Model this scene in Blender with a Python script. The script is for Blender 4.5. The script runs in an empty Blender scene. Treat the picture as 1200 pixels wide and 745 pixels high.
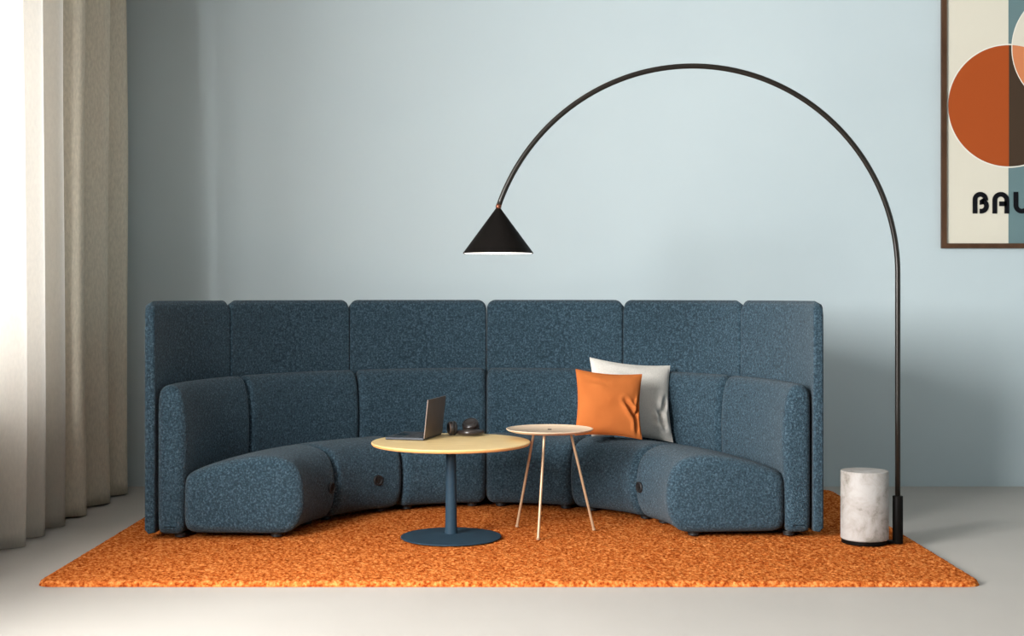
import bpy, bmesh, math, random
from mathutils import Vector, Matrix, noise
random.seed(7)
C = bpy.context.scene.collection
S = bpy.context.scene
PI = math.pi

# ------------------------------------------------------------------ camera, world, light
cam = bpy.data.cameras.new('camera'); co = bpy.data.objects.new('camera', cam); C.objects.link(co)
co.location = (0, -7.235, 1.342); co.rotation_euler = (PI/2, 0, 0)
cam.sensor_width = 36; cam.lens = 36*1570/1200
cam.shift_y = -(372.5-345.7)/1200
cam.clip_start = .05
S.camera = co
S.view_settings.view_transform = 'Standard'
S.view_settings.look = 'None'
S.view_settings.gamma = 1
S.view_settings.use_curve_mapping = False
S.view_settings.exposure = 0.13
S.cycles.max_bounces = 8
S.cycles.diffuse_bounces = 6
S.cycles.transparent_max_bounces = 12

w = bpy.data.worlds.new('world'); S.world = w; w.use_nodes = True
w.node_tree.nodes['Background'].inputs[0].default_value = (.85, .92, 1, 1)
w.node_tree.nodes['Background'].inputs[1].default_value = 1.0

def area(name, loc, direction, sx, sy, power, col):
    l = bpy.data.lights.new(name, 'AREA'); l.shape = 'RECTANGLE'; l.size = sx; l.size_y = sy
    l.energy = power; l.color = col
    o = bpy.data.objects.new(name, l); C.objects.link(o)
    o.location = loc; o.rotation_euler = Vector(direction).to_track_quat('-Z', 'Y').to_euler()
    return o
# daylight outside the two left windows
area('daylight_tall_window', (-3.7, -5.0, 2.45), (1, 1.15, .08), 2.3, 2.2, 1190, (1, .99, .975))
area('daylight_curtained_window', (-3.3, -1.2, 2.2), (1, 0, .1), 2.8, 2.5, 190, (1, .98, .95))

# ------------------------------------------------------------------ materials
def mat(name, col=(.5, .5, .5), rough=.5, metal=0.0, spec=.5):
    m = bpy.data.materials.new(name); m.use_nodes = True
    b = m.node_tree.nodes['Principled BSDF']
    b.inputs['Base Color'].default_value = (*col, 1); b.inputs['Roughness'].default_value = rough
    b.inputs['Metallic'].default_value = metal; b.inputs['Specular IOR Level'].default_value = spec
    return m
def N(m, t, **k):
    n = m.node_tree.nodes.new(t)
    for a, v in k.items():
        if a in n.inputs: n.inputs[a].default_value = v
        else: setattr(n, a, v)
    return n
def L(m, a, b): m.node_tree.links.new(a, b)
def P(m): return m.node_tree.nodes['Principled BSDF']
def mottle(m, c1, c2, scale, detail=4, lo=.3, hi=.7, bump=0, bscale=None, bdist=.002, stretch=None, c3=None):
    tc = N(m, 'ShaderNodeTexCoord'); src = tc.outputs['Object']
    if stretch:
        mp = N(m, 'ShaderNodeMapping'); mp.inputs['Scale'].default_value = stretch
        L(m, src, mp.inputs['Vector']); src = mp.outputs['Vector']
    n = N(m, 'ShaderNodeTexNoise', Scale=scale, Detail=detail); L(m, src, n.inputs['Vector'])
    r = N(m, 'ShaderNodeValToRGB'); e = r.color_ramp.elements
    e[0].position = lo; e[0].color = (*c1, 1); e[1].position = hi; e[1].color = (*c2, 1)
    if c3:
        x = e.new((lo+hi)/2); x.color = (*c3, 1)
    L(m, n.outputs['Fac'], r.inputs['Fac']); L(m, r.outputs['Color'], P(m).inputs['Base Color'])
    if bump:
        n2 = N(m, 'ShaderNodeTexNoise', Scale=bscale or scale, Detail=3); L(m, src, n2.inputs['Vector'])
        bp = N(m, 'ShaderNodeBump', Strength=bump, Distance=bdist)
        L(m, n2.outputs['Fac'], bp.inputs['Height']); L(m, bp.outputs['Normal'], P(m).inputs['Normal'])
    return m

M = {}
M['wall'] = mottle(mat('blue_paint', rough=.75, spec=.2), (.44, .515, .542), (.455, .53, .554), 1.2, bump=.05, bscale=120, bdist=.001)
M['low_bounce_wall'] = mottle(mat('low_bounce_dark_brown', rough=.6), (.035, .025, .018), (.05, .035, .025), 3, stretch=(8, 8, .6))  # dark finish invented for the unseen front wall, to reduce bounced light
M['ceiling'] = mottle(mat('warm_grey_ceiling', rough=.85), (.42, .41, .40), (.45, .44, .43), 1.5)
M['white_paint'] = mottle(mat('white_paint', rough=.8, spec=.2), (.66, .65, .63), (.70, .69, .67), 1.5)
M['floor'] = mottle(mat('pale_microcement', rough=.55, spec=.2), (.395, .372, .342), (.42, .397, .366), 1.1, detail=6, bump=.04, bscale=30)
# boucle wool of the sofa
def boucle():
    m = mat('teal_blue_boucle', rough=.9, spec=.15)
    tc = N(m, 'ShaderNodeTexCoord')
    n = N(m, 'ShaderNodeTexNoise', Scale=95.0, Detail=3.0, Roughness=.65); L(m, tc.outputs['Object'], n.inputs['Vector'])
    r = N(m, 'ShaderNodeValToRGB'); e = r.color_ramp.elements
    e[0].position = .36; e[0].color = (.014, .029, .042, 1)
    e[1].position = .72; e[1].color = (.085, .138, .178, 1)
    x = e.new(.54); x.color = (.030, .060, .083, 1)
    L(m, n.outputs['Fac'], r.inputs['Fac']); L(m, r.outputs['Color'], P(m).inputs['Base Color'])
    v = N(m, 'ShaderNodeTexVoronoi', Scale=170.0); L(m, tc.outputs['Object'], v.inputs['Vector'])
    a = N(m, 'ShaderNodeMath', operation='SUBTRACT'); L(m, n.outputs['Fac'], a.inputs[0]); L(m, v.outputs['Distance'], a.inputs[1])
    bp = N(m, 'ShaderNodeBump', Strength=.7, Distance=.006)
    L(m, a.outputs[0], bp.inputs['Height']); L(m, bp.outputs['Normal'], P(m).inputs['Normal'])
    P(m).inputs['Sheen Weight'].default_value = .08; P(m).inputs['Sheen Roughness'].default_value = .5
    return m
M['boucle'] = boucle()
M['rug'] = mottle(mat('orange_wool_pile', rough=1.0, spec=.0), (.22, .032, .006), (.70, .26, .075), 62, detail=4, lo=.33, hi=.68, c3=(.47, .122, .024), bump=.8, bscale=130, bdist=.006)
M['black'] = mottle(mat('black_lacquer', rough=.5, spec=.04), (.004, .0035, .003), (.006, .005, .0045), 8)
M['black_rubber'] = mottle(mat('black_plastic', rough=.55), (.006, .006, .007), (.010, .010, .010), 20)
M['pole'] = mottle(mat('bronzed_black_metal', rough=.3, metal=.25, spec=.4), (.012, .010, .008), (.016, .013, .010), 10)
M['copper'] = mottle(mat('copper_joint', rough=.35, metal=.8), (.16, .055, .03), (.20, .07, .04), 10)
M['navy'] = mottle(mat('blue_powder_coat', rough=.6, spec=.2), (.016, .038, .060), (.020, .045, .068), 30)
M['oak'] = mottle(mat('pale_oak_veneer', rough=.42, spec=.4), (.60, .42, .18), (.76, .57, .28), 5, detail=5, lo=.3, hi=.7, stretch=(1.2, 14, 1.2))
M['oak_edge'] = mottle(mat('oak_edge_band', rough=.5), (.62, .30, .10), (.72, .38, .14), 12)
M['beige_wood'] = mottle(mat('beige_ash', rough=.45), (.55, .40, .27), (.66, .50, .36), 5, detail=5, stretch=(1.2, 12, 1.2))
M['brass'] = mottle(mat('champagne_metal', rough=.4, metal=.35), (.44, .29, .17), (.50, .34, .21), 14)
M['laptop'] = mottle(mat('space_grey_aluminium', rough=.4, metal=.55), (.15, .115, .095), (.17, .13, .11), 20)
M['deck'] = mat('dark_keyboard_deck', (.035, .040, .048), .38, .4)
M['keys'] = mat('black_keys', (.012, .013, .016), .5)
M['screen'] = mat('dark_glass', (.01, .011, .014), .15)
M['phones'] = mottle(mat('satin_black_brown', rough=.3), (.018, .013, .012), (.026, .019, .017), 12)
M['phones_metal'] = mat('bronze_cup_cap', (.30, .22, .19), .28, .7)
M['leather'] = mottle(mat('black_ear_leather', rough=.5), (.012, .010, .010), (.02, .017, .017), 40, bump=.3, bscale=150)
M['frame'] = mottle(mat('dark_walnut', rough=.6, spec=.15), (.055, .026, .013), (.085, .042, .022), 6, stretch=(3, 3, 1))
M['cream'] = mat('cream_print', (.62, .585, .49), .6, 0, .08)
M['cream_line'] = mat('pale_cream_print', (.72, .70, .62), .6, 0, .08)
M['tealp'] = mat('grey_teal_print', (.125, .195, .205), .6, 0, .08)
M['orangep'] = mat('burnt_orange_print', (.345, .068, .015), .6, 0, .08)
M['brownp'] = mat('dark_brown_print', (.055, .035, .022), .6, 0, .08)
M['saltp'] = mat('light_orange_print', (.56, .20, .085), .6, 0, .08)
M['ink'] = mat('black_ink', (.005, .005, .007), .6, 0, .08)
M['orange_cloth'] = mottle(mat('orange_cotton', rough=.85, spec=.1), (.42, .118, .028), (.46, .135, .034), 7, bump=.25, bscale=260, bdist=.001)
M['white_cloth'] = mottle(mat('off_white_linen', rough=.9, spec=.1), (.60, .57, .52), (.72, .69, .63), 130, lo=.25, hi=.75, bump=.3, bscale=230, bdist=.001)
# travertine
def stone():
    m = mat('grey_beige_stone', rough=.65, spec=.3)
    tc = N(m, 'ShaderNodeTexCoord')
    n = N(m, 'ShaderNodeTexNoise', Scale=9.0, Detail=10.0, Roughness=.68, Distortion=.4); L(m, tc.outputs['Object'], n.inputs['Vector'])
    r = N(m, 'ShaderNodeValToRGB'); e = r.color_ramp.elements
    e[0].position = .35; e[0].color = (.17, .155, .13, 1); e[1].position = .62; e[1].color = (.37, .355, .34, 1)
    x = e.new(.47); x.color = (.31, .29, .268, 1)
    L(m, n.outputs['Fac'], r.inputs['Fac']); L(m, r.outputs['Color'], P(m).inputs['Base Color'])
    bp = N(m, 'ShaderNodeBump', Strength=.25, Distance=.004); L(m, n.outputs['Fac'], bp.inputs['Height']); L(m, bp.outputs['Normal'], P(m).inputs['Normal'])
    return m
M['stone'] = stone()
def cloth_mat(name, col, trans, k):
    m = mat(name, col, .9, 0, .1)
    tc = N(m, 'ShaderNodeTexCoord'); mp = N(m, 'ShaderNodeMapping'); mp.inputs['Scale'].default_value = (1, 1, .35)
    L(m, tc.outputs['Object'], mp.inputs['Vector'])
    n = N(m, 'ShaderNodeTexNoise', Scale=90.0, Detail=4.0); L(m, mp.outputs['Vector'], n.inputs['Vector'])
    r = N(m, 'ShaderNodeValToRGB'); e = r.color_ramp.elements
    e[0].position = .3; e[0].color = (*[c*.86 for c in col], 1); e[1].position = .7; e[1].color = (*[min(1, c*1.08) for c in col], 1)
    L(m, n.outputs['Fac'], r.inputs['Fac']); L(m, r.outputs['Color'], P(m).inputs['Base Color'])
    t = N(m, 'ShaderNodeBsdfTranslucent'); t.inputs['Color'].default_value = (*trans, 1)
    mx = N(m, 'ShaderNodeMixShader'); mx.inputs[0].default_value = k
    L(m, P(m).outputs[0], mx.inputs[1]); L(m, t.outputs[0], mx.inputs[2])
    L(m, mx.outputs[0], m.node_tree.nodes['Material Output'].inputs[0])
    return m
M['sheer'] = cloth_mat('undyed_linen', (.52, .475, .41), (.97, .96, .94), .52)
M['drape'] = cloth_mat('taupe_linen', (.60, .545, .44), (.5, .42, .34), .02)
def glass():
    m = bpy.data.materials.new('window_glass'); m.use_nodes = True; nt = m.node_tree; nt.nodes.remove(P(m))
    a = N(m, 'ShaderNodeBsdfTransparent'); b = N(m, 'ShaderNodeBsdfGlossy'); b.inputs['Roughness'].default_value = .02
    mx = N(m, 'ShaderNodeMixShader'); mx.inputs[0].default_value = .06
    L(m, a.outputs[0], mx.inputs[1]); L(m, b.outputs[0], mx.inputs[2]); L(m, mx.outputs[0], nt.nodes['Material Output'].inputs[0])
    return m
M['glass'] = glass()
def glow(name, col, s):
    m = mat(name, col, .5)
    P(m).inputs['Emission Color'].default_value = (*col, 1); P(m).inputs['Emission Strength'].default_value = s
    return m
M['lampglow'] = glow('lit_lamp_diffuser', (1, .96, .90), 2.6)

# ------------------------------------------------------------------ helpers
def obj(name, bm, m, parent=None, smooth=True, angle=None):
    me = bpy.data.meshes.new(name); bm.to_mesh(me); bm.free()
    ms = m if isinstance(m, (list, tuple)) else [m]
    for x in ms: me.materials.append(x)
    if smooth:
        for p in me.polygons: p.use_smooth = True
        if angle is not None: me.set_sharp_from_angle(angle=math.radians(angle))
    o = bpy.data.objects.new(name, me); C.objects.link(o)
    if parent: o.parent = parent
    return o
def tag(o, label, cat, group=None):
    o['label'] = label; o['category'] = cat
    if group: o['group'] = group
    return o
def thing(name, label, cat, loc=(0, 0, 0), rz=0, group=None):
    o = bpy.data.objects.new(name, None); o.empty_display_size = .05; C.objects.link(o)
    o.location = loc; o.rotation_euler = (0, 0, rz)
    return tag(o, label, cat, group)
def struct(name, bm, m, parent=None, smooth=False):
    o = obj(name, bm, m, parent, smooth)
    if parent is None: o['kind'] = 'structure'
    return o
def box(bm, x0, x1, y0, y1, z0, z1, mi=0, bev=0, seg=2):
    r = bmesh.ops.create_cube(bm, size=1)
    for v in r['verts']:
        v.co = Vector((x0+(v.co.x+.5)*(x1-x0), y0+(v.co.y+.5)*(y1-y0), z0+(v.co.z+.5)*(z1-z0)))
    fs = {f for v in r['verts'] for f in v.link_faces}
    for f in fs: f.material_index = mi
    if bev:
        es = list({e for v in r['verts'] for e in v.link_edges})
        bmesh.ops.bevel(bm, geom=es, offset=bev, segments=seg, affect='EDGES', profile=.5)
    return bm
def lathe(bm, prof, cx=0, cy=0, n=48, mi=0, mat4=None):
    """prof: (r, z) list; r = 0 closes."""
    rings = []
    for r, z in prof:
        if r < 1e-6: rings.append([bm.verts.new((cx, cy, z))])
        else: rings.append([bm.verts.new((cx+r*math.cos(2*PI*k/n), cy+r*math.sin(2*PI*k/n), z)) for k in range(n)])
    for a, b in zip(rings, rings[1:]):
        for k in range(n):
            k2 = (k+1) % n
            if len(a) == 1 and len(b) == 1: continue
            if len(a) == 1: f = bm.faces.new((a[0], b[k2], b[k]))
            elif len(b) == 1: f = bm.faces.new((a[k], a[k2], b[0]))
            else: f = bm.faces.new((a[k], a[k2], b[k2], b[k]))
            f.material_index = mi
    if mat4:
        bmesh.ops.transform(bm, matrix=mat4, verts=[v for r_ in rings for v in r_])
    bmesh.ops.recalc_face_normals(bm, faces=bm.faces[:])
    return bm
def tube(bm, pts, rad, n=16, mi=0, flat=1.0, closed=False):
    pts = [Vector(p) for p in pts]
    rings = []; up = None
    for i, p in enumerate(pts):
        a = pts[max(i-1, 0)]; b = pts[min(i+1, len(pts)-1)]
        t = (b-a).normalized()
        if up is None:
            up = t.orthogonal().normalized() if abs(t.y) > .9 else Vector((0, 1, 0))
        s = t.cross(up).normalized(); u = s.cross(t).normalized(); up = u
        r = rad[i] if isinstance(rad, (list, tuple)) else rad
        rings.append([bm.verts.new(p + s*math.cos(2*PI*k/n)*r + u*math.sin(2*PI*k/n)*r*flat) for k in range(n)])
    for a, b in zip(rings, rings[1:]):
        for k in range(n): bm.faces.new((a[k], a[(k+1) % n], b[(k+1) % n], b[k])).material_index = mi
    for r_ in (rings[0], rings[-1]): bm.faces.new(r_).material_index = mi
    bmesh.ops.recalc_face_normals(bm, faces=bm.faces[:])
    return bm
def NB(): return bmesh.new()

# ------------------------------------------------------------------ the room
XL, XR, YB, YF, ZC = -2.86, 4.75, 2.167, -9.6, 3.85
struct('floor', box(NB(), XL-.25, XR+.2, YF-.2, YB+.2, -.12, 0), M['floor'])
struct('ceiling', box(NB(), XL-.25, XR+.2, YF-.2, YB+.2, ZC, ZC+.12), M['ceiling'])
struct('wall_back', box(NB(), XL-.25, XR+.2, YB, YB+.2, 0, ZC), M['wall'])
struct('wall_right', box(NB(), XR, XR+.2, YF, YB, 0, ZC), M['wall'])
struct('wall_front', box(NB(), XL-.25, XR+.2, YF-.2, YF, 0, ZC), M['low_bounce_wall'])
W1 = (-2.45, .46, .80, 3.40)      # window behind the curtain
W2 = (-6.2, -2.9, 1.0, 3.60)    # tall window further forward
bm = NB()
xa, xb = XL-.2, XL
box(bm, xa, xb, YF, W2[0], 0, ZC); box(bm, xa, xb, W2[1], W1[0], 0, ZC); box(bm, xa, xb, W1[1], YB, 0, ZC)
for W in (W1, W2):
    box(bm, xa, xb, W[0], W[1], 0, W[2]); box(bm, xa, xb, W[0], W[1], W[3], ZC)
struct('wall_left', bm, M['wall'])
for i, (y0, y1, z0, z1) in enumerate((W1, W2)):
    bm = NB(); t = .06; x0, x1 = XL-.14, XL-.06
    box(bm, x0, x1, y0, y0+t, z0, z1); box(bm, x0, x1, y1-t, y1, z0, z1)
    box(bm, x0, x1, y0+t, y1-t, z0, z0+t); box(bm, x0, x1, y0+t, y1-t, z1-t, z1)
    ym = (y0+y1)/2
    box(bm, x0, x1, ym-.025, ym+.025, z0+t, z1-t)
    wf = struct('window_%d' % (i+1), bm, M['white_paint'])
    box_ = box(NB(), XL-.104, XL-.098, y0+t, y1-t, z0+t, z1-t)
    obj('glass_pane', box_, M['glass'], wf, smooth=False)
    obj('window_sill', box(NB(), XL-.14, XL+.03, y0-.02, y1+.02, z0-.03, z0, bev=.006), M['white_paint'], wf, smooth=False)

# ------------------------------------------------------------------ rug
def make_rug():
    x0, x1, y0, y1, cr, T = -2.195, 2.168, -1.078, 1.835, .07, .027
    st = .0105
    nx = int((x1-x0)/st); ny = int((y1-y0)/st)
    bm = NB(); vs = {}
    cx, cy = (x0+x1)/2, (y0+y1)/2; hx, hy = (x1-x0)/2, (y1-y0)/2
    for i in range(nx+1):
        for j in range(ny+1):
            x = x0 + (x1-x0)*i/nx; y = y0 + (y1-y0)*j/ny
            qx, qy = abs(x-cx)-(hx-cr), abs(y-cy)-(hy-cr)
            if qx > 0 and qy > 0:                    # pull the grid's corners in to a round corner
                m = max(qx, qy); l = math.hypot(qx, qy); k = m/l
                x = cx + math.copysign(hx-cr+qx*k, x-cx); y = cy + math.copysign(hy-cr+qy*k, y-cy)
                d = cr - m
            else: d = -max(qx, qy) + cr if max(qx, qy) > -cr else min(-qx, -qy) + cr
            d = max(d, 0)
            e = min(d/.028, 1); h = .004 + (T-.004)*math.sqrt(max(0, 1-(1-e)**2))
            if d < 1e-6:
                z = .001
            else:
                z = min(.0305, h + (noise.noise(Vector((x*60, y*60, 0)))*.006 - .001 + random.uniform(-.0035, .0035))*min(1, e*e+.08))
            jx, jy = random.uniform(-.0025, .0025), random.uniform(-.0025, .0025)
            if d < 1e-6: jx = jy = 0
            vs[i, j] = bm.verts.new((x+jx, y+jy, max(z, .001)))
    for i in range(nx):
        for j in range(ny):
            bm.faces.new((vs[i, j], vs[i+1, j], vs[i+1, j+1], vs[i, j+1]))
    # underside
    c = [bm.verts.new(p) for p in ((x0+.03, y0+.03, .0008), (x1-.03, y0+.03, .0008), (x1-.03, y1-.03, .0008), (x0+.03, y1-.03, .0008))]
    bm.faces.new(c[::-1])
    return tag(obj('rug', bm, M['rug']), 'large orange shaggy rectangular rug lying under the curved sofa and tables', 'rug')
make_rug()
RUG = .0312

# ------------------------------------------------------------------ curved sofa, six equal modules
def chaikin(p, n=3, closed=True):
    for _ in range(n):
        q = []
        for i in range(len(p)):
            a, b = Vector(p[i]), Vector(p[(i+1) % len(p)])
            q += [a*.75+b*.25, a*.25+b*.75]
        p = q
    return p
def resample(p, n):
    p = [Vector(v) for v in p]; q = p + [p[0]]
    d = [0]
    for a, b in zip(q, q[1:]): d.append(d[-1]+(b-a).length)
    out = []; k = 0
    for i in range(n):
        s = d[-1]*i/n
        while d[k+1] < s: k += 1
        t = (s-d[k])/max(d[k+1]-d[k], 1e-9); out.append(q[k].lerp(q[k+1], t))
    return out
def sweep(outline, R, half, gap, n=72, seg=14, topdrop=0, ztop=0):
    """Sweep a closed (r, z) outline round the sofa's centre over +-half radians; both ends rounded with radius R."""
    o = resample(chaikin(outline, 3), n)
    area2 = sum(o[i].x*o[(i+1) % n].y - o[(i+1) % n].x*o[i].y for i in range(n))
    sg = 1 if area2 > 0 else -1
    nor = []
    for i in range(n):
        t = (o[(i+1) % n]-o[i-1]).normalized(); nor.append(Vector((t.y, -t.x))*sg)
    rm = sum(v.x for v in o)/n
    tot = half*rm - gap      # half length at mean radius, metres
    stations = []
    kk = 7
    for i in range(kk): stations.append(R*(1-math.cos(PI/2*i/kk)))
    lo_ = R
    if topdrop > R:
        stations += [R + (topdrop-R)*i/8 for i in range(8)]; lo_ = topdrop
    m_ = [lo_ + (2*tot-2*lo_)*i/seg for i in range(seg+1)]
    ss = stations + m_ + [2*tot-s for s in stations[::-1]]
    bm = NB(); rings = []
    for s in ss:
        de = min(s, 2*tot-s)
        inset = R - math.sqrt(max(0, R*R-(R-de)**2)) if de < R else 0
        drop = 0
        if topdrop and de < topdrop: drop = topdrop - math.sqrt(max(0, topdrop**2-(topdrop-de)**2))
        u = (s-tot)/rm
        ring = []
        for p, nn in zip(o, nor):
            q = p - nn*inset
            z = q.y
            if drop: z -= drop*max(0, min(1, (z-(ztop-.35))/.35))
            # keep the side faces parallel to the joint: constant gap, so the angle depends on r
            ang_end = half - gap/max(q.x, .5)
            ang = u/(tot/rm)*ang_end if tot else 0
            ring.append(bm.verts.new((q.x*math.sin(ang), q.x*math.cos(ang)-RC, z)))
        rings.append(ring)
    for a, b in zip(rings, rings[1:]):
        for k in range(n): bm.faces.new((a[k], a[(k+1) % n], b[(k+1) % n], b[k]))
    bm.faces.new(rings[0]); bm.faces.new(rings[-1][::-1])
    bmesh.ops.recalc_face_normals(bm, faces=bm.faces[:])
    return bm
RC = 1.40      # the module's own origin sits at this radius
H15 = math.radians(15)
SEAT = [(1.60, .06), (1.52, .055), (1.30, .055), (1.14, .053), (1.05, .060), (1.000, .12), (.980, .20), (.980, .29), (.994, .375), (1.040, .442), (1.12, .472), (1.22, .478), (1.34, .462), (1.48, .428), (1.60, .385), (1.63, .34), (1.63, .22), (1.63, .10)]
BACK = [(1.765, .10), (1.765, .3), (1.765, .6), (1.765, .76), (1.757, .825), (1.725, .858), (1.685, .860), (1.650, .838), (1.628, .78), (1.616, .70), (1.608, .58), (1.612, .45), (1.620, .33), (1.624, .2), (1.624, .10), (1.632, .056), (1.69, .055), (1.757, .056)]
SCREEN = [(1.775, .075), (1.775, .7), (1.775, 1.26), (1.778, 1.296), (1.79, 1.311), (1.815, 1.311), (1.828, 1.296), (1.831, 1.26), (1.831, .7), (1.831, .075), (1.831, .062), (1.828, .058), (1.815, .058), (1.79, .058), (1.778, .058), (1.775, .062)]
def make_module():
    t = thing('sofa_module', '', 'sofa module')
    seat = obj('seat', sweep(SEAT, .060, H15, .0015), M['boucle'], t)
    back = obj('backrest', sweep(BACK, .045, H15, .0015, topdrop=.035, ztop=.86), M['boucle'], t)
    scr = obj('privacy_screen', sweep(SCREEN, .016, H15, .0015, n=64, topdrop=.060, ztop=1.311), M['boucle'], t)
    for a, r in ((-10.5, 1.14), (10.5, 1.14), (-12, 1.66), (12, 1.66)):
        a = math.radians(a)
        bm = lathe(NB(), [(0, .0), (.026, .0), (.030, .003), (.030, .012), (.033, .015), (.033, .026), (0, .026)], n=24)
        f = obj('foot', bm, M['black_rubber'], t, angle=35)
        f.location = (r*math.sin(a), r*math.cos(a)-RC, RUG)
    return t
proto = make_module()
SX, SY, SROT = -.143, -.02, math.radians(.9)
labels = [
 'teal boucle sofa module at the end by the curtain, with round outlet on seat front',
 'teal boucle sofa module next to the curtain end, its outlet facing the laptop table',
 'teal boucle sofa module behind the laptop and headphones, centre of the curve',
 'teal boucle sofa module behind the small three-legged table, centre of the curve',
 'teal boucle sofa module that carries the orange and white cushions',
 'teal boucle sofa module at the end by the arc lamp base']
mods = []
for k in range(6):
    if k == 0: t = proto
    else:
        t = proto.copy(); C.objects.link(t)
        for ch in proto.children:
            if ch.name.startswith('power'): continue
            c = ch.copy(); C.objects.link(c); c.parent = t
    th = math.radians(-75+30*k) - SROT
    t.location = (SX+RC*math.sin(th), SY+RC*math.cos(th), 0); t.rotation_euler = (0, 0, -th)
    t['label'] = labels[k]; t['category'] = 'sofa module'; t['group'] = 'modules of the curved sofa'
    mods.append(t)
RO = .9765
def outlet(t, dang):
    """round power outlet set in the front of the seat; dang = angle from the module's middle"""
    a = math.radians(dang)
    R_ = Matrix.Translation((RO*math.sin(a), RO*math.cos(a)-RC, .245)) @ Matrix.Rotation(-a, 4, 'Z') @ Matrix.Rotation(math.radians(90), 4, 'X')
    ring = obj('power_outlet', lathe(NB(), [(0, -.006), (.031, -.006), (.031, .006), (.028, .0085), (.024, .0085), (.022, .003), (0, .003)], n=32), M['black_rubber'], t, angle=35)
    ring.matrix_local = R_
    bm = NB()
    for x in (-.008, .008): box(bm, x-.0025, x+.0025, -.007, .007, .002, .0055)
    lathe(bm, [(0, .005), (.004, .005), (.004, .002), (0, .002)], cx=0, cy=-.013, n=12)
    s = obj('socket', bm, M['pole'], ring, smooth=False)
outlet(mods[0], 11); outlet(mods[1], 4); outlet(mods[5], -11)

# ------------------------------------------------------------------ big round table
TX, TY, TZ = -.330, .024, .5505
t = thing('pedestal_table', 'round oak-topped table on blue pedestal, carrying laptop and headphones', 'table', (TX, TY, RUG))
z = TZ-RUG
obj('tabletop', lathe(NB(), [(0, z-.021), (.405, z-.021), (.424, z-.015), (.430, z-.008), (.430, z-.003), (.427, z), (0, z)], n=96, ), M['oak'], t, angle=30)
obj('edge_band', lathe(NB(), [(.4245, z-.0165), (.4305, z-.0085), (.4308, z-.0035), (.428, z-.0045), (.42, z-.012)], n=96), M['oak_edge'], t)
obj('pole', lathe(NB(), [(0, .006), (.037, .006), (.034, .03), (.032, .06), (.0265, z-.06), (.0265, z-.03), (0, z-.03)], n=40), M['navy'], t, angle=40)
obj('support_plate', lathe(NB(), [(0, z-.030), (.05, z-.030), (.13, z-.026), (.14, z-.0215), (0, z-.0215)], n=40), M['navy'], t, angle=40)
obj('base_plate', lathe(NB(), [(0, 0), (.268, 0), (.273, .003), (.271, .007), (.20, .013), (.10, .018), (.045, .022), (0, .022)], n=80), M['navy'], t, angle=40)

# ------------------------------------------------------------------ small three-legged table
t = thing('side_table', 'small round beige-topped side table on three thin splayed metal legs', 'table', (.208, .173, RUG))
z = .603-RUG
obj('tabletop', lathe(NB(), [(0, z-.016), (.205, z-.016), (.232, z-.008), (.2405, z-.001), (.2405, z+.002), (.236, z+.003), (.226, z-.004), (.02, z-.004), (.012, z-.0045), (0, z-.0045)], n=80), M['beige_wood'], t, angle=40)
obj('centre_screw', lathe(NB(), [(0, z-.005), (.011, z-.005), (.011, z-.0015), (.006, z-.001), (0, z-.001)], n=20), M['black'], t, angle=40)
obj('mounting_plate', lathe(NB(), [(0, z-.022), (.125, z-.022), (.128, z-.0165), (0, z-.0165)], n=40), M['brass'], t, angle=40)
for fx, fy in ((-.180, .168), (-.068, -.228), (.248, .060)):
    k = .47
    bm = tube(NB(), [(fx, fy, .004), (fx*k, fy*k, z-.02)], .0075, 16)
    lg = obj('leg', bm, M['brass'], t, angle=40)
    obj('foot_cap', lathe(NB(), [(0, 0), (.008, 0), (.0098, .002), (.0098, .012), (0, .012)], cx=fx, cy=fy, n=16), M['brass'], lg, angle=40)

# ------------------------------------------------------------------ laptop
hv = Vector((.083, .325, 0)); ang = math.atan2(hv.y, hv.x) - PI/2     # hinge direction = local +y
t = thing('laptop', 'open grey-brown laptop with its lid turned away, on the oak table', 'laptop', (-.480, .044, TZ), ang)
LW, LD = .325, .222          # local: hinge along +y from 0 to LW, keyboard towards -x
b = obj('keyboard_base', box(NB(), -LD, 0, 0, LW, .001, .0145, bev=.004), M['deck'], t, smooth=False)
bm = NB()
for r in range(5):
    for c in range(14):
        x = -.035-.0185*r; y = .02+c*(LW-.04)/14
        box(bm, x-.0155, x, y+.001, y+(LW-.04)/14-.002, .0142, .0158)
obj('keys', bm, M['keys'], b, smooth=False)
obj('trackpad', box(NB(), -LD+.012, -LD+.078, LW/2-.055, LW/2+.055, .0142, .0150), M['screen'], b, smooth=False)
tilt = math.radians(6)
lid = obj('lid', box(NB(), -.004, .003, .001, LW-.001, .0, .212, bev=.002), M['laptop'], t, smooth=False)
lid.matrix_local = Matrix.Translation((.002, 0, .012)) @ Matrix.Rotation(tilt, 4, 'Y')
obj('screen', box(NB(), -.0052, -.0041, .007, LW-.007, .012, .205), M['screen'], lid, smooth=False)
obj('hinge', tube(NB(), [(0, .03, .0125), (0, LW-.03, .0125)], .005, 12), M['keys'], t)

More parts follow.
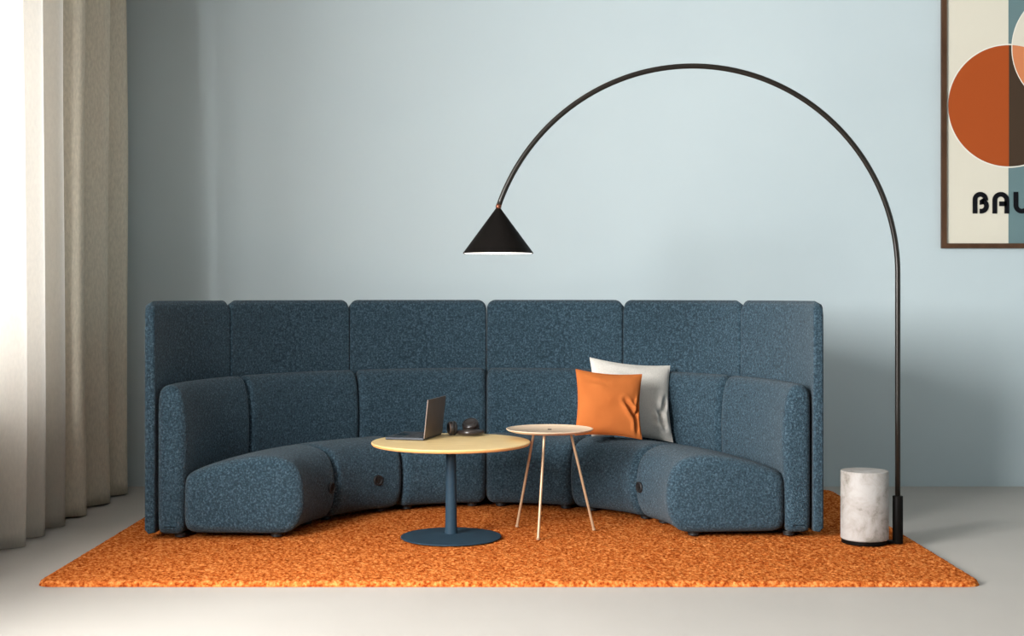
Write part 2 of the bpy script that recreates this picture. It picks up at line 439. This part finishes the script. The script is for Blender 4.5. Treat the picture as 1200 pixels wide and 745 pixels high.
# ------------------------------------------------------------------ headphones
t = thing('headphones', 'black over-ear headphones lying beside the laptop on the oak table', 'headphones', (-.262, .285, TZ), 0)
def ear_cup(mat4, cap):
    c = obj('ear_cup', lathe(NB(), [(0, .0), (.030, .0), (.037, .004), (.040, .012), (.038, .022), (.034, .026), (0, .026)], n=36), M['phones'], t, angle=60)
    c.matrix_local = mat4
    obj('ear_cushion', lathe(NB(), [(.018, .026), (.020, .036), (.028, .043), (.036, .040), (.041, .032), (.038, .025)], n=36), M['leather'], c)
    obj('cup_cap', lathe(NB(), [(.024, -.001), (.030, -.0025), (.034, .001), (.031, .003)], n=36), M[cap], c)
    return c
RM = Matrix.Rotation
ear_cup(Matrix.Translation((-.094, .03, .0415)) @ RM(math.radians(22), 4, 'Z') @ RM(math.radians(90), 4, 'Y'), 'phones_metal')
ear_cup(Matrix.Translation((.022, .066, .074)) @ RM(math.radians(-14), 4, 'Y') @ RM(math.radians(28), 4, 'X') @ RM(math.radians(180), 4, 'X') @ Matrix.Scale(1.2, 4), 'leather')
pts = []
for i in range(33):
    a = PI*(.97+1.18*i/32)
    pts.append((.026+.070*math.cos(a), .058+.085*math.sin(a), .018+.004*math.sin(PI*i/32)))
bm = tube(NB(), pts, [.008+.009*math.sin(PI*i/32) for i in range(33)], 14, flat=1.0)
obj('headband', bm, M['phones'], t)
obj('yoke', tube(NB(), [(-.044, .060, .014), (-.058, .05, .02), (-.066, .04, .035), (-.075, .036, .048)], .005, 10), M['phones'], t)
obj('yoke', tube(NB(), [(.087, .098, .016), (.075, .10, .03), (.055, .095, .045), (.045, .085, .055)], .005, 10), M['phones'], t)

# ------------------------------------------------------------------ cushions
def pillow(w_, h_, th, creases, nn=56):
    """standing in local x (width), z (height), y (thickness); bottom edge at z = 0"""
    bm = NB(); sides = []
    for sgn in (-1, 1):
        g = {}
        for i in range(nn+1):
            for j in range(nn+1):
                u = -1+2*i/nn; v = -1+2*j/nn
                u = math.sin(u*PI/2)*.55+u*.45; v = math.sin(v*PI/2)*.55+v*.45
                x = u*(1-.085*(1-v*v)*abs(u)**2); z_ = v*(1-.085*(1-u*u)*abs(v)**2)
                f = (max(0, (1-u*u))**.55)*(max(0, (1-v*v))**.55)
                y = sgn*th/2*f
                if sgn < 0:
                    for (ax, az, bx, bz, dep, wid) in creases:
                        px, pz = u-ax, v-az; ex, ez = bx-ax, bz-az
                        tt = max(0, min(1, (px*ex+pz*ez)/(ex*ex+ez*ez)))
                        d = math.hypot(px-tt*ex, pz-tt*ez)
                        fade = math.sin(PI*min(1, max(0, .08+.84*tt)))
                        y += (dep*math.exp(-(d/wid)**2) - dep*.55*math.exp(-((d-2.2*wid)/wid)**2))*fade*min(1, f*2.2)
                y += noise.noise(Vector((u*2.2, v*2.2, sgn*3)))*.006*f
                g[i, j] = (x*w_/2, y, (z_+1)*h_/2)
        sides.append(g)
    V = [{}, {}]
    for s in (0, 1):
        for k_, c in sides[s].items():
            edge = k_[0] in (0, nn) or k_[1] in (0, nn)
            if s == 1 and edge: V[1][k_] = V[0][k_]
            else: V[s][k_] = bm.verts.new(c)
    for s in (0, 1):
        for i in range(nn):
            for j in range(nn):
                q = [V[s][i, j], V[s][i+1, j], V[s][i+1, j+1], V[s][i, j+1]]
                bm.faces.new(q if s == 0 else q[::-1])
    return bm
def seam(w_, h_, parent, m):
    pts = []
    for side in range(4):
        for i in range(24):
            q = -1+2*i/24
            u, v = ((q, -1), (1, q), (-q, 1), (-1, -q))[side]
            pts.append((u*(1-.085*(1-v*v))*w_/2, 0, (v*(1-.085*(1-u*u))+1)*h_/2))
    pts.append(pts[0])
    o = obj('piping', tube(NB(), pts, .0028, 8), m, parent)
    return o
a_ = tag(obj('cushion', pillow(.565, .485, .13, [(.55, -.20, .80, -.70, .028, .06), (.84, .1, .66, -.40, .020, .06), (.45, -.5, .8, -.62, .012, .06), (-.6, .72, .3, .66, .008, .07)]), M['white_cloth']),
    'off-white linen cushion standing behind the orange one on the sofa', 'cushion')
seam(.565, .485, a_, M['white_cloth'])
a_.matrix_world = Matrix.Translation((.738, .945, .463)) @ RM(math.radians(25), 4, 'Z') @ RM(math.radians(-15), 4, 'X') @ RM(math.radians(6.5), 4, 'Y')
b_ = tag(obj('cushion', pillow(.415, .395, .12, [(.42, .12, .82, -.45, .030, .06), (.98, .25, .80, -.35, .028, .05), (.80, -.35, .88, -.9, .02, .06), (-.75, .7, -.1, .62, .006, .06)]), M['orange_cloth']),
    'orange cotton cushion leaning in front of the off-white cushion', 'cushion')
seam(.415, .395, b_, M['orange_cloth'])
b_.matrix_world = Matrix.Translation((.572, .705, .500)) @ RM(math.radians(14), 4, 'Z') @ RM(math.radians(-14), 4, 'X') @ RM(math.radians(5), 4, 'Y')

# ------------------------------------------------------------------ arc lamp
LX, LY = 2.040, -.150
t = thing('arc_floor_lamp', 'tall black arc floor lamp with cone shade and pale stone counterweight', 'floor lamp', (LX, LY, RUG))
stx, sty = 1.871-LX, -.125-LY
bm = lathe(NB(), [(0, 0), (.119, 0), (.121, .002), (.121, .020), (0, .020)], cx=stx, cy=sty, n=64)
box(bm, stx+.05, -.002, -.022, .022, .002, .014)
obj('base_plate', bm, M['black'], t, angle=40)
z1 = .413-RUG
obj('counterweight', lathe(NB(), [(0, .020), (.1195, .020), (.1245, .025), (.1245, z1-.006), (.1215, z1-.001), (.117, z1), (0, z1)], cx=stx, cy=sty, n=80), M['stone'], t, angle=40)['label'] = 'mottled pale stone cylinder'
obj('pole_socket', lathe(NB(), [(0, .0), (.026, .0), (.027, .002), (.027, .247), (.025, .250), (0, .250)], n=36), M['black'], t, angle=40)
acx, acz, ar = .955-2.040, 1.458-RUG, 1.085
pts = [(0, 0, .245), (0, 0, .7), (0, 0, 1.1), (0, 0, acz-.12)]
a1 = PI - math.atan2(.349, 1.022)
for i in range(81):
    a = a1*i/80; pts.append((acx+ar*math.cos(a), 0, acz+(ar+.01*math.sin(a))*math.sin(a)))
obj('arc_pole', tube(NB(), pts, .0140, 20), M['pole'], t)
ex, ez = pts[-1][0], pts[-1][2]
obj('joint', tube(NB(), [(ex+.004, 0, ez+.012), (ex, 0, ez), (ex-.001, 0, ez-.014)], [.0146, .0150, .0125], 20), M['copper'], t)
sx_ = ex-.001; zt = ez-.008; zb = 1.562-RUG
sh = obj('lamp_shade', lathe(NB(), [(0, zt), (.012, zt), (.186, zb+.003), (.186, zb), (.183, zb), (.013, zt-.012), (0, zt-.012)], cx=sx_, n=96), M['black'], t, angle=30)
obj('shade_lining', lathe(NB(), [(.1828, zb+.0005), (.013, zt-.0125), (.0, zt-.0125)], cx=sx_, n=96), M['white_paint'], sh)
obj('diffuser', lathe(NB(), [(0, zb+.008), (.180, zb+.008), (.180, zb+.001), (0, zb+.001)], cx=sx_, n=96), M['lampglow'], sh, angle=30)['label'] = 'white lit diffuser disc'

# ------------------------------------------------------------------ curtains
NOSE = [-2.66, -2.28, -1.92, -1.55, -1.22, -.86, -.50, -.13, .17, .50, .88, 1.37, 1.76, 2.46]
def fold_x(y, z, seed):
    """depth profile between the fold noses"""
    k = 0
    while k < len(NOSE)-2 and y > NOSE[k+1]: k += 1
    p = (y-NOSE[k])/(NOSE[k+1]-NOSE[k])
    q = .5+.5*math.cos(2*PI*p)
    return -2.76 + .178*q**.85
def curtain(name, y0, y1, m, label, ztop, zbot=.012, seed=0):
    bm = NB(); ny = int((y1-y0)/.012); nz = 46; g = {}
    for i in range(ny+1):
        for j in range(nz+1):
            s = y0+(y1-y0)*i/ny; z = zbot+(ztop-zbot)*j/nz
            zz = z/ztop
            x = fold_x(s, z, seed)
            amp = 1 - .18*zz + .05*math.sin(z*1.7+s*2)
            x = -2.67+(x+2.67)*amp
            x += noise.noise(Vector((s*9+seed, z*.5, 0)))*.010 + noise.noise(Vector((s*24, z*.3, seed)))*.003
            y = s + noise.noise(Vector((s*2.1, z*.6, 5+seed)))*.03*min(1, min(s-y0, y1-s)*6) + .020*math.sin(z*.9+seed)*min(1, min(s-y0, y1-s)*6)
            y = min(y, YB-.03)
            g[i, j] = bm.verts.new((x, y, z))
    for i in range(ny):
        for j in range(nz): bm.faces.new((g[i, j], g[i+1, j], g[i+1, j+1], g[i, j+1]))
    o = obj(name, bm, m)
    sd = o.modifiers.new('thickness', 'SOLIDIFY'); sd.thickness = .003
    return tag(o, label, 'curtain')
curtain('linen_curtain', -2.62, .60, M['sheer'], 'off-white translucent linen curtain glowing with daylight from the window', ZC-.05)
curtain('heavy_curtain', .615, 2.125, M['drape'], 'taupe floor-length curtain bunched beside the blue wall', ZC-.05, seed=4)
struct('trim_1', box(NB(), -2.70, -2.64, -2.7, YB-.02, ZC-.045, ZC), M['white_paint'])

# ------------------------------------------------------------------ poster
PX0, PZ0, PW, PH, PY = 3.008, 1.670, 1.34, 1.95, YB
t = thing('framed_poster', 'large dark-framed poster of overlapping circles with black lettering on blue wall', 'poster', (PX0+PW/2, PY, PZ0))
fw = .034
def PXl(x): return x-(PX0+PW/2)
def PZl(z_): return z_-PZ0
bm = NB(); xa, xb = -PW/2, PW/2
box(bm, xa, xa+fw, -.032, -.001, 0, PH); box(bm, xb-fw, xb, -.032, -.001, 0, PH)
box(bm, xa+fw, xb-fw, -.032, -.001, 0, fw); box(bm, xa+fw, xb-fw, -.032, -.001, PH-fw, PH)
obj('picture_frame', bm, M['frame'], t, smooth=False)
pr = obj('poster_print', box(NB(), xa+fw, xb-fw, -.012, -.002, fw, PH-fw), M['cream'], t, smooth=False)
xs = PXl(3.479)
bx = lambda x0, x1, z0, z1, y_, m, nm: obj(nm, box(NB(), x0, x1, y_-.0006, y_, z0, z1), m, pr, smooth=False)
bx(xs, xb-fw, fw, PH-fw, -.0122, M['tealp'], 'teal_band')
c1 = Vector((PXl(3.482), PZl(2.668))); r1 = .425; c2 = Vector((PXl(3.930), PZl(3.070))); r2 = .425
def poly(pts, y_, m, nm):
    bm = NB(); bm.faces.new([bm.verts.new((p[0], y_, p[1])) for p in pts])
    r = bmesh.ops.extrude_face_region(bm, geom=bm.faces[:])
    bmesh.ops.translate(bm, vec=(0, .0005, 0), verts=[v for v in r['geom'] if isinstance(v, bmesh.types.BMVert)])
    bmesh.ops.triangulate(bm, faces=bm.faces[:]); bmesh.ops.recalc_face_normals(bm, faces=bm.faces[:])
    return obj(nm, bm, m, pr, smooth=False)
def circ(c, r, n=120, f=lambda p: p):
    return [f(Vector((c.x+r*math.cos(2*PI*k/n), c.y+r*math.sin(2*PI*k/n)))) for k in range(n)]
poly(circ(c1, r1+.009), -.0134, M['cream_line'], 'orange_circle_outline')
poly(circ(c1, r1), -.0142, M['orangep'], 'orange_circle')
# part of the orange disc that lies over the teal band
clip = [p for p in circ(c1, r1, 720) if p.x >= xs]
clip.sort(key=lambda p: math.atan2(p.y-c1.y, p.x-c1.x))
poly(clip, -.0150, M['brownp'], 'brown_half_disc')
poly(circ(c2, r2+.006), -.0158, M['cream_line'], 'cream_circle_outline')
poly(circ(c2, r2), -.0166, M['cream'], 'cream_circle')
lens = [p for p in circ(c1, r1, 720) if (p-c2).length <= r2] 
lens2 = [p for p in circ(c2, r2, 720) if (p-c1).length <= r1]
mid = (c1+c2)/2
al = lens+lens2; al.sort(key=lambda p: math.atan2(p.y-mid.y, p.x-mid.x))
poly(al, -.0174, M['saltp'], 'pale_orange_overlap')
# lettering
hL, sL = .1515, .0335
def stroke(bm, pts, w_, y_):
    pts = [Vector(p) for p in pts]; lv = []
    for i, p in enumerate(pts):
        a = pts[max(i-1, 0)]; b = pts[min(i+1, len(pts)-1)]; t_ = (b-a).normalized(); n_ = Vector((-t_.y, t_.x))*w_/2
        lv.append([bm.verts.new((p.x+n_.x, y_, p.y+n_.y)), bm.verts.new((p.x-n_.x, y_, p.y-n_.y))])
    for a, b in zip(lv, lv[1:]): bm.faces.new((a[0], a[1], b[1], b[0]))
def arc(cx, cy, r, a0, a1, n=18):
    return [(cx+r*math.cos(math.radians(a0+(a1-a0)*i/n)), cy+r*math.sin(math.radians(a0+(a1-a0)*i/n))) for i in range(n+1)]
h = hL; s2 = sL/2
def g_B():
    w_ = .114; rt = (w_-.006-sL)/2
    cxm = s2+rt
    p1 = [(s2, 0)] + arc(cxm, h-s2-rt, rt, 180, 0)
    p1 += [(s2+2*rt, h*.60)]
    rb = .0365
    p2 = [(.049, h*.51), (.080-.012, h*.51)] + arc(w_-s2-rb, s2+rb, rb, 90, -90) + [(.049, s2)]
    return [p1, p2]
def g_A():
    w_ = .118; r = (w_-sL)/2
    return [[(s2, 0)] + arc(s2+r, h-s2-r, r, 180, 0) + [(w_-s2, 0)], [(.048, h*.45), (w_-s2, h*.45)]]
def g_U():
    w_ = .118; r = (w_-sL)/2
    return [[(s2, h)] + arc(s2+r, s2+r, r, 180, 360) + [(w_-s2, h)]]
def g_H(): return [[(s2, 0), (s2, h)], [(.118-s2, 0), (.118-s2, h)], [(.045, h*.5), (.118-s2, h*.5)]]
def g_S():
    r = (h-sL)/4
    return [arc(.052, h-s2-r, r, 20, 270, 20) + arc(.052, s2+r, r, 90, -160, 20)]
x = PXl(3.226); zt_ = PZl(1.342+(345.7-250.3)/167)
for nm, g, adv in (('letter', g_B, .1385), ('letter', g_A, .148), ('letter', g_U, .146), ('letter', g_H, .146), ('letter', g_A, .148), ('letter', g_U, .146), ('letter', g_S, .12)):
    bm = NB()
    for st in g(): stroke(bm, st, sL, 0)
    bmesh.ops.recalc_face_normals(bm, faces=bm.faces[:])
    for f in bm.faces:
        if f.normal.y > 0: f.normal_flip()
    bmesh.ops.solidify(bm, geom=bm.faces[:], thickness=.0006)
    o = obj(nm, bm, M['ink'], pr, smooth=False); o.location = (x, -.0184, zt_)
    x += adv
